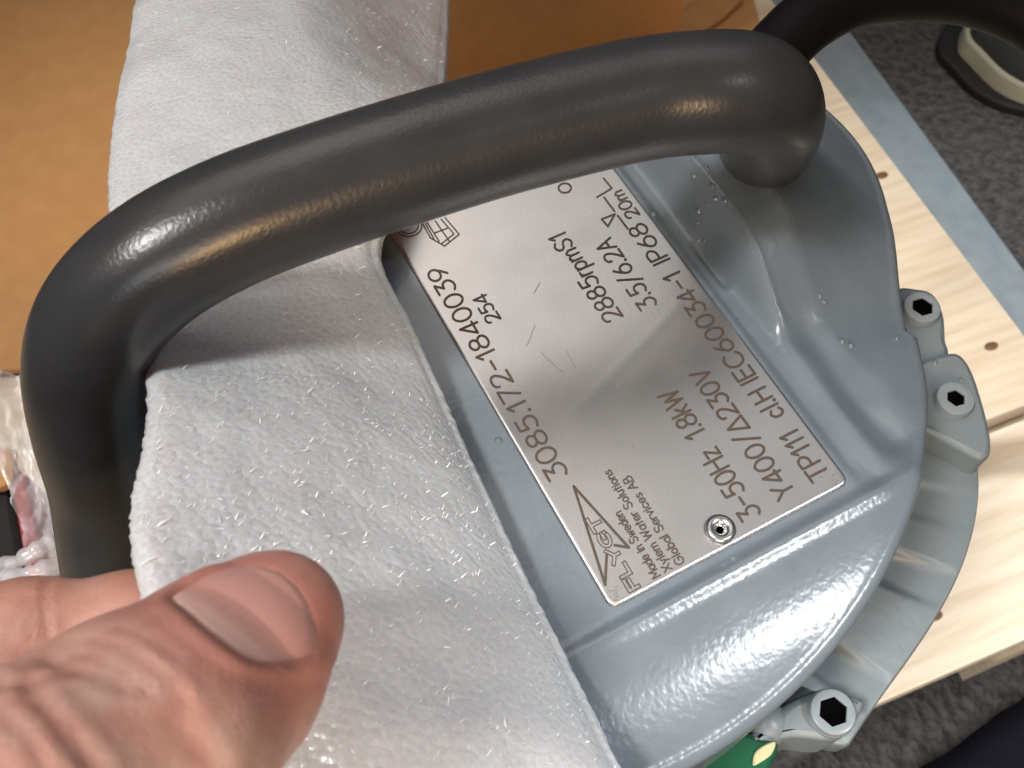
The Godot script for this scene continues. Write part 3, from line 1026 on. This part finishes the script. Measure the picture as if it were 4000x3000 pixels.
func build_hand() -> void:
	var tip := Vector3(-0.0339, 0.5800, -0.0392)
	var mid := Vector3(-0.0389, 0.5830, -0.0318)
	var joint := Vector3(-0.0455, 0.5920, -0.0208)
	var shaft := Vector3(-0.0542, 0.6000, -0.0101)
	var base := Vector3(-0.0758, 0.5960, 0.0023)
	bones = [
		[tip, mid, 0.0102, 0.0134, 1.22], [mid, joint, 0.0134, 0.0158, 1.18], [joint, shaft, 0.0158, 0.0168, 1.1], [shaft, base, 0.0168, 0.021, 1.0],
		[Vector3(-0.0533, 0.5510, -0.0467), Vector3(-0.0638, 0.5525, -0.0461), 0.0078, 0.0086, 1.0], [Vector3(-0.0638, 0.5525, -0.0461), Vector3(-0.0806, 0.5540, -0.0437), 0.0086, 0.0092, 1.0], [Vector3(-0.0806, 0.5540, -0.0437), Vector3(-0.1035, 0.5580, -0.0359), 0.0092, 0.0105, 1.0], [Vector3(-0.1035, 0.5580, -0.0359), Vector3(-0.1156, 0.5750, -0.0145), 0.0105, 0.016, 1.0],
		[base, Vector3(-0.1156, 0.5750, -0.0145), 0.021, 0.017, 1.0], [base, Vector3(-0.1079, 0.5800, 0.0129), 0.024, 0.026, 1.0],
	]
	nail_outline = PackedVector2Array()
	for q in smooth([Vector2(-0.0436, -0.0383), Vector2(-0.0421, -0.0416), Vector2(-0.0395, -0.0440), Vector2(-0.0358, -0.0450), Vector2(-0.0321, -0.0440), Vector2(-0.0291, -0.0417), Vector2(-0.0271, -0.0384), Vector2(-0.0260, -0.0351), Vector2(-0.0262, -0.0328), Vector2(-0.0284, -0.0309), Vector2(-0.0320, -0.0299), Vector2(-0.0363, -0.0323), Vector2(-0.0406, -0.0356)], 9, true):
		nail_outline.append(q)
	nail_mid = Vector2.ZERO
	for q in nail_outline:
		nail_mid += q / nail_outline.size()
	# surface nets on the cells near the skin
	var cell := 0.00085
	var lo := Vector3(1, 1, 1)
	var hi := Vector3(-1, -1, -1)
	for b in bones:
		for k in 2:
			lo = lo.min(b[k] - Vector3.ONE * (b[k + 2] + 0.004))
			hi = hi.max(b[k] + Vector3.ONE * (b[k + 2] + 0.004))
	lo.x = maxf(lo.x, -0.11)
	var size := Vector3i((hi - lo) / cell) + Vector3i.ONE
	var block := 8
	var ids := {}
	var verts := PackedVector3Array()
	var quads := []
	for bx in range(0, size.x, block):
		for by in range(0, size.y, block):
			for bz in range(0, size.z, block):
				var centre := lo + Vector3(bx + 4, by + 4, bz + 4) * cell
				if absf(flesh(centre)) > cell * 4.0 * 1.9:
					continue
				var n := block + 1
				var f := PackedFloat32Array()
				f.resize(n * n * n)
				for i in n:
					for j in n:
						for k in n:
							f[(i * n + j) * n + k] = flesh(lo + Vector3(bx + i, by + j, bz + k) * cell)
				for i in block:
					for j in block:
						for k in block:
							var sum := Vector3.ZERO
							var count := 0
							var f0 := f[(i * n + j) * n + k]
							for e in EDGES:
								var fa := f[((i + e[0]) * n + j + e[1]) * n + k + e[2]]
								var fb := f[((i + e[3]) * n + j + e[4]) * n + k + e[5]]
								if (fa < 0.0) != (fb < 0.0):
									var t := fa / (fa - fb)
									sum += Vector3(e[0], e[1], e[2]).lerp(Vector3(e[3], e[4], e[5]), t)
									count += 1
							if count == 0:
								continue
							var key := Vector3i(bx + i, by + j, bz + k)
							ids[key] = verts.size()
							verts.append(lo + (Vector3(key) + sum / count) * cell)
							if (f0 < 0.0) != (f[((i + 1) * n + j) * n + k] < 0.0):
								quads.append([key, 0, f0 < 0.0])
							if (f0 < 0.0) != (f[(i * n + j + 1) * n + k] < 0.0):
								quads.append([key, 1, f0 < 0.0])
							if (f0 < 0.0) != (f[(i * n + j) * n + k + 1] < 0.0):
								quads.append([key, 2, f0 < 0.0])
	var idx := PackedInt32Array()
	for q in quads:
		var key: Vector3i = q[0]
		var u := Vector3i(0, 1, 0) if q[1] == 0 else Vector3i(0, 0, 1) if q[1] == 1 else Vector3i(1, 0, 0)
		var w := Vector3i(0, 0, 1) if q[1] == 0 else Vector3i(1, 0, 0) if q[1] == 1 else Vector3i(0, 1, 0)
		if not (ids.has(key - u) and ids.has(key - w) and ids.has(key - u - w)):
			continue
		var a: int = ids[key]
		var b: int = ids[key - u]
		var c: int = ids[key - u - w]
		var d: int = ids[key - w]
		if q[2]:
			idx.append_array([a, d, b, b, d, c])
		else:
			idx.append_array([a, b, d, d, b, c])
	# wrinkles, nail folds and the tone of the skin
	var creases := [
		[[Vector2(-0.0537, -0.0282), Vector2(-0.0506, -0.0268), Vector2(-0.0465, -0.0256), Vector2(-0.0429, -0.0239)], 0.00030, 0.0006], [[Vector2(-0.0567, -0.0250), Vector2(-0.0543, -0.0229), Vector2(-0.0549, -0.0198), Vector2(-0.0571, -0.0178)], 0.00035, 0.0006],
		[[Vector2(-0.0522, -0.0242), Vector2(-0.0495, -0.0218), Vector2(-0.0456, -0.0183), Vector2(-0.0425, -0.0153)], 0.00045, 0.0007], [[Vector2(-0.0580, -0.0260), Vector2(-0.0550, -0.0237), Vector2(-0.0521, -0.0239), Vector2(-0.0477, -0.0260)], 0.00025, 0.0006],
		[[Vector2(-0.0485, -0.0304), Vector2(-0.0444, -0.0290), Vector2(-0.0395, -0.0260), Vector2(-0.0363, -0.0229)], 0.00018, 0.0006], [[Vector2(-0.0466, -0.0320), Vector2(-0.0424, -0.0304), Vector2(-0.0388, -0.0282)], 0.00014, 0.0006],
		[[Vector2(-0.0497, -0.0282), Vector2(-0.0457, -0.0268), Vector2(-0.0408, -0.0239)], 0.00018, 0.0006], [[Vector2(-0.0380, -0.0234), Vector2(-0.0365, -0.0203), Vector2(-0.0339, -0.0173)], 0.00022, 0.0009],
		[[Vector2(-0.0523, -0.0198), Vector2(-0.0487, -0.0178), Vector2(-0.0465, -0.0148)], 0.00030, 0.0006],
		[[Vector2(-0.0767, -0.0517), Vector2(-0.0752, -0.0471), Vector2(-0.0736, -0.0419)], 0.00035, 0.0006], [[Vector2(-0.0779, -0.0479), Vector2(-0.0763, -0.0449), Vector2(-0.0757, -0.0412)], 0.00020, 0.0005],
	]
	var lines := []
	for c in creases:
		lines.append([smooth(c[0], 4), c[1], c[2]])
	var col := PackedColorArray()
	for k in verts.size():
		var p := verts[k]
		var flat := Vector2(p.x, p.z)
		var up := (Vector3(flesh(p + Vector3(0.0004, 0, 0)) - flesh(p - Vector3(0.0004, 0, 0)), flesh(p + Vector3(0, 0.0004, 0)) - flesh(p - Vector3(0, 0.0004, 0)), flesh(p + Vector3(0, 0, 0.0004)) - flesh(p - Vector3(0, 0, 0.0004)))).normalized()
		var lift_ := 0.0002 * bumps.get_noise_3d(p.x * 60.0, p.y * 60.0, p.z * 60.0)
		var tone := Color(0.665, 0.425, 0.35)
		var blotch := 0.5 + 0.5 * bumps.get_noise_3d(p.x * 70.0 + 9.0, p.y * 70.0, p.z * 70.0)
		tone = tone.lerp(Color(0.61, 0.30, 0.235), 0.75 * smoothstep(0.35, 0.75, blotch))
		var thumb := p.y > 0.566
		if thumb and up.y > 0.0:
			var sd := polygon_distance(flat)
			lift_ -= 0.00055 * smoothstep(0.0006, -0.0010, sd)
			var ahead := (flat - nail_mid).dot(Vector2(tip.x - mid.x, tip.z - mid.z).normalized())
			lift_ += 0.00050 * exp(-pow((sd - 0.0012) / 0.0010, 2.0)) * (1.0 - 0.95 * smoothstep(0.0005, 0.0045, ahead))
			tone = tone.lerp(Color(0.56, 0.225, 0.175), 0.85 * smoothstep(0.011, 0.001, sd))
			tone = tone.lerp(Color(0.36, 0.14, 0.10), 0.35 * exp(-pow((sd - 0.0003) / 0.0006, 2.0)))
		if up.y > -0.1:
			for c in lines:
				var near := line_distance(flat, c[0])
				if near < 0.004:
					var g := exp(-pow(near / c[2], 2.0))
					lift_ -= c[1] * 0.7 * g
					lift_ += c[1] * 0.35 * exp(-pow((near - c[2] * 2.4) / c[2], 2.0))
					tone = tone.lerp(Color(0.42, 0.18, 0.14), 0.35 * g)
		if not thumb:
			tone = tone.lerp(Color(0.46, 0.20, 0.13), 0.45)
		verts[k] = p + up * lift_
		col.append(tone)
	var hand := thing("person", "hand of a person pinching the white foam between thumb and forefinger", "person")
	obj("hand", skin(verts, idx, PackedVector2Array(), col), M["skin"], hand)
	# thumb nail: a thin shell bedded in its fold
	var rows := []
	var tones := []
	var tip_dir := Vector2(tip.x - mid.x, tip.z - mid.z).normalized()
	for r in 30:
		var q := float(r) / 29.0
		var row := PackedVector3Array()
		var tr := []
		for k in nail_outline.size():
			var flat := nail_mid.lerp(nail_outline[k], q * 1.02)
			var y := surface_height(flat)
			var across_ := (flat - nail_mid).dot(Vector2(-tip_dir.y, tip_dir.x))
			row.append(Vector3(flat.x, y + 0.00022 * (1.0 - pow(q, 3.0)) - 0.00030 * smoothstep(0.86, 1.0, q) + 0.000022 * sin(across_ * 5200.0 + 0.6 * sin(across_ * 1900.0)), flat.y))
			var away := (flat - nail_mid).dot(tip_dir)
			var tone := Color(0.60, 0.30, 0.255)
			tone = tone.lerp(Color(0.74, 0.465, 0.395), smoothstep(-0.0018, -0.0052, away))
			tone = tone.lerp(Color(0.44, 0.30, 0.19), 0.8 * smoothstep(0.0048, 0.0068, away + 0.0006 * bumps.get_noise_2d(flat.x * 900.0, flat.y * 900.0)))
			tone = tone.lerp(Color(0.34, 0.15, 0.09), 0.4 * smoothstep(0.92, 1.0, q))
			tr.append(tone)
		rows.append(row)
		tones.append(tr)
	obj("thumb_nail", loft(rows, true, tones), M["nail"], hand)


const EDGES := [[0, 0, 0, 1, 0, 0], [0, 1, 0, 1, 1, 0], [0, 0, 1, 1, 0, 1], [0, 1, 1, 1, 1, 1], [0, 0, 0, 0, 1, 0], [1, 0, 0, 1, 1, 0], [0, 0, 1, 0, 1, 1], [1, 0, 1, 1, 1, 1], [0, 0, 0, 0, 0, 1], [1, 0, 0, 1, 0, 1], [0, 1, 0, 0, 1, 1], [1, 1, 0, 1, 1, 1]]


func surface_height(flat: Vector2) -> float:
	var y := 0.625
	for k in 40:
		var d := flesh(Vector3(flat.x, y, flat.y))
		if d < 0.00002:
			break
		y -= d * 0.8
	return y


func polygon_distance(p: Vector2) -> float:                           # below zero inside the nail
	if p.distance_to(nail_mid) > 0.03:
		return 0.02
	var d := line_distance(p, Array(nail_outline) + [nail_outline[0]])
	return -d if Geometry2D.is_point_in_polygon(p, nail_outline) else d


func line_distance(p: Vector2, line: Array) -> float:
	if p.distance_to(line[line.size() / 2]) > 0.03:
		return 0.03
	var best := 1.0
	for k in line.size() - 1:
		best = minf(best, p.distance_to(Geometry2D.get_closest_point_to_segment(p, line[k], line[k + 1])))
	return best


# ------------------------------------------------------------------ round about

func build_shoe() -> void:
	var s := thing("shoe", "dark shoe with an off white sole standing on the floor beyond the cable", "shoe")
	var shift := Vector2(0.016, -0.014)
	var outline := smooth([Vector2(0.4216, -0.7626), Vector2(0.4297, -0.7375), Vector2(0.4485, -0.7028), Vector2(0.4826, -0.6814), Vector2(0.5568, -0.6686), Vector2(0.6901, -0.6803), Vector2(0.7587, -0.7468), Vector2(0.7139, -0.8115), Vector2(0.5846, -0.8454), Vector2(0.4828, -0.8317), Vector2(0.4383, -0.7982)], 6, true)
	for k in outline.size():
		outline[k] += shift
	var wide := []
	for q in outline:
		wide.append(q + Vector2(-0.012, 0.0))
	obj("outsole", slab(wide, 0.010, 0.0005, 0.003), M["shoe_black"], s)
	var mid := Vector2.ZERO
	for q in outline:
		mid += q / outline.size()
	var inner := []
	for q in outline:
		inner.append(mid + (q - mid) * 0.97 + Vector2(0.003, 0.001))
	obj("midsole", slab(inner, 0.030, 0.009, 0.004), M["shoe_sole"], s)
	var rows := []
	for r in 12:
		var q := r / 11.0
		var row := PackedVector3Array()
		for p in inner:
			var f: Vector2 = mid + (p - mid) * (0.965 * sqrt(maxf(0.0, 1.0 - pow(q, 2.2))))
			row.append(Vector3(f.x, 0.027 + 0.055 * q + 0.05 * q * smoothstep(-0.02, 0.12, f.x - mid.x), f.y))
		rows.append(row)
	obj("upper", loft(rows, true), M["shoe_mesh"], s)


func build_trouser_leg() -> void:
	var path := smooth([Vector3(0.1672, 0.0900, 0.0043), Vector3(0.2318, 0.0900, -0.0342), Vector3(0.3009, 0.0900, -0.0754), Vector3(0.3750, 0.0900, -0.1195), Vector3(0.4547, 0.0900, -0.1670)], 10)
	var rows := []
	for i in path.size():
		var dir: Vector3 = (path[mini(i + 1, path.size() - 1)] - path[maxi(i - 1, 0)]).normalized()
		var side := dir.cross(Vector3.UP).normalized()
		var row := PackedVector3Array()
		for k in 48:
			var a := TAU * k / 48.0
			var n := side * cos(a) + Vector3.UP * sin(a)
			var r := 0.040 + 0.003 * bumps.get_noise_3d(path[i].x * 25.0 + cos(a), sin(a) * 1.4, path[i].z * 25.0)
			row.append(path[i] + n * r)
		rows.append(row)
	var t := thing("trouser_leg", "dark navy cloth trouser leg at the edge of the rough floor", "trousers")
	obj("cloth", loft(rows, true), M["navy_cloth"], t)


func build_film() -> void:
	var f := thing("plastic_film", "crumpled clear plastic film hanging beside the left leg of the handle", "plastic film")
	var left := smooth([Vector3(-0.1990, 0.4000, -0.1831), Vector3(-0.1907, 0.4000, -0.1640), Vector3(-0.1782, 0.4000, -0.1440), Vector3(-0.1691, 0.4000, -0.1284), Vector3(-0.1606, 0.4000, -0.1135), Vector3(-0.1542, 0.4000, -0.1023), Vector3(-0.1495, 0.4000, -0.0915)], 10)
	var right := smooth([Vector3(-0.1683, 0.4000, -0.1831), Vector3(-0.1640, 0.4000, -0.1640), Vector3(-0.1547, 0.4000, -0.1440), Vector3(-0.1482, 0.4000, -0.1284), Vector3(-0.1405, 0.4000, -0.1135), Vector3(-0.1336, 0.4000, -0.1023), Vector3(-0.1300, 0.4000, -0.0915)], 10)
	var rows := []
	for r in left.size():
		var row := PackedVector3Array()
		for k in 40:
			var t := k / 39.0
			var p: Vector3 = left[r].lerp(right[r], t)
			p.y += 0.006 * bumps.get_noise_2d(p.x * 90.0, p.z * 40.0) + 0.0025 * absf(fine.get_noise_2d(p.x * 240.0, p.z * 130.0)) + 0.003 * sin(t * 9.0 + r * 0.05)
			row.append(p)
		rows.append(row)
	obj("film", loft(rows, false), M["clear_film"], f)
	# the gathered knot at its lower end
	for q in [[Vector3(-0.1618, 0.4100, -0.1045), Vector3(-0.1523, 0.4150, -0.1081), Vector3(-0.1465, 0.4100, -0.1163)], [Vector3(-0.1623, 0.4100, -0.1006), Vector3(-0.1514, 0.4150, -0.1008), Vector3(-0.1427, 0.4100, -0.1060)], [Vector3(-0.1644, 0.4080, -0.1067), Vector3(-0.1601, 0.4120, -0.1000), Vector3(-0.1564, 0.4100, -0.0946)]]:
		var path := smooth(q, 12)
		var radii := []
		for k in path.size():
			radii.append(0.0026 + 0.0012 * bumps.get_noise_2d(k * 0.21, q[0].x * 900.0))
		obj("twisted_end", tube(path, radii, 14), M["clear_film"], f)


func build_bag() -> void:
	var b := thing("tool_bag", "black bag with red trim and a tan flap left of the pump", "bag")
	var body := []
	for q in [Vector3(-0.3137, 0.2800, -0.2004), Vector3(-0.2412, 0.2800, -0.2004), Vector3(-0.2311, 0.2800, -0.1765), Vector3(-0.2084, 0.2800, -0.1114), Vector3(-0.2856, 0.2800, -0.1114)]:
		body.append(Vector2(q.x, q.z))
	obj("body", slab(body, 0.28, 0.152, 0.006), M["bag_black"], b)
	var trim := []
	for q in [Vector3(-0.2384, 0.2850, -0.1933), Vector3(-0.2290, 0.2850, -0.1909), Vector3(-0.2198, 0.2850, -0.1699), Vector3(-0.2026, 0.2850, -0.1306), Vector3(-0.2128, 0.2850, -0.1306), Vector3(-0.2263, 0.2850, -0.1654)]:
		trim.append(Vector2(q.x, q.z))
	obj("trim", slab(trim, 0.288, 0.152, 0.002), M["red_trim"], b)
	var flap := []
	for q in [Vector3(-0.3096, 0.2900, -0.2055), Vector3(-0.2364, 0.2900, -0.2030), Vector3(-0.2319, 0.2900, -0.1864), Vector3(-0.2379, 0.2900, -0.1829), Vector3(-0.3029, 0.2900, -0.1840)]:
		flap.append(Vector2(q.x, q.z))
	obj("flap", slab(flap, 0.291, 0.286, 0.001), M["cardboard"], b)


func build_tag() -> void:
	var t := thing("green_tag", "glossy green plastic tag with a pale leaf mark under the pump rim", "tag")
	var outline := smooth([Vector2(0.0502, -0.0464), Vector2(0.0578, -0.0485), Vector2(0.0648, -0.0464), Vector2(0.0697, -0.0445), Vector2(0.0680, -0.0406), Vector2(0.0634, -0.0350), Vector2(0.0538, -0.0339), Vector2(0.0472, -0.0395)], 6, true)
	obj("tag_body", slab(outline, 0.446, 0.442, 0.0015), M["green_plastic"], t)
	var leaf := smooth([Vector2(0.0623, -0.0391), Vector2(0.0631, -0.0422), Vector2(0.0662, -0.0443), Vector2(0.0688, -0.0448), Vector2(0.0674, -0.0418), Vector2(0.0645, -0.0399)], 5, true)
	obj("leaf_mark", slab(leaf, 0.4468, 0.4458, 0.0004), M["leaf_print"], t)
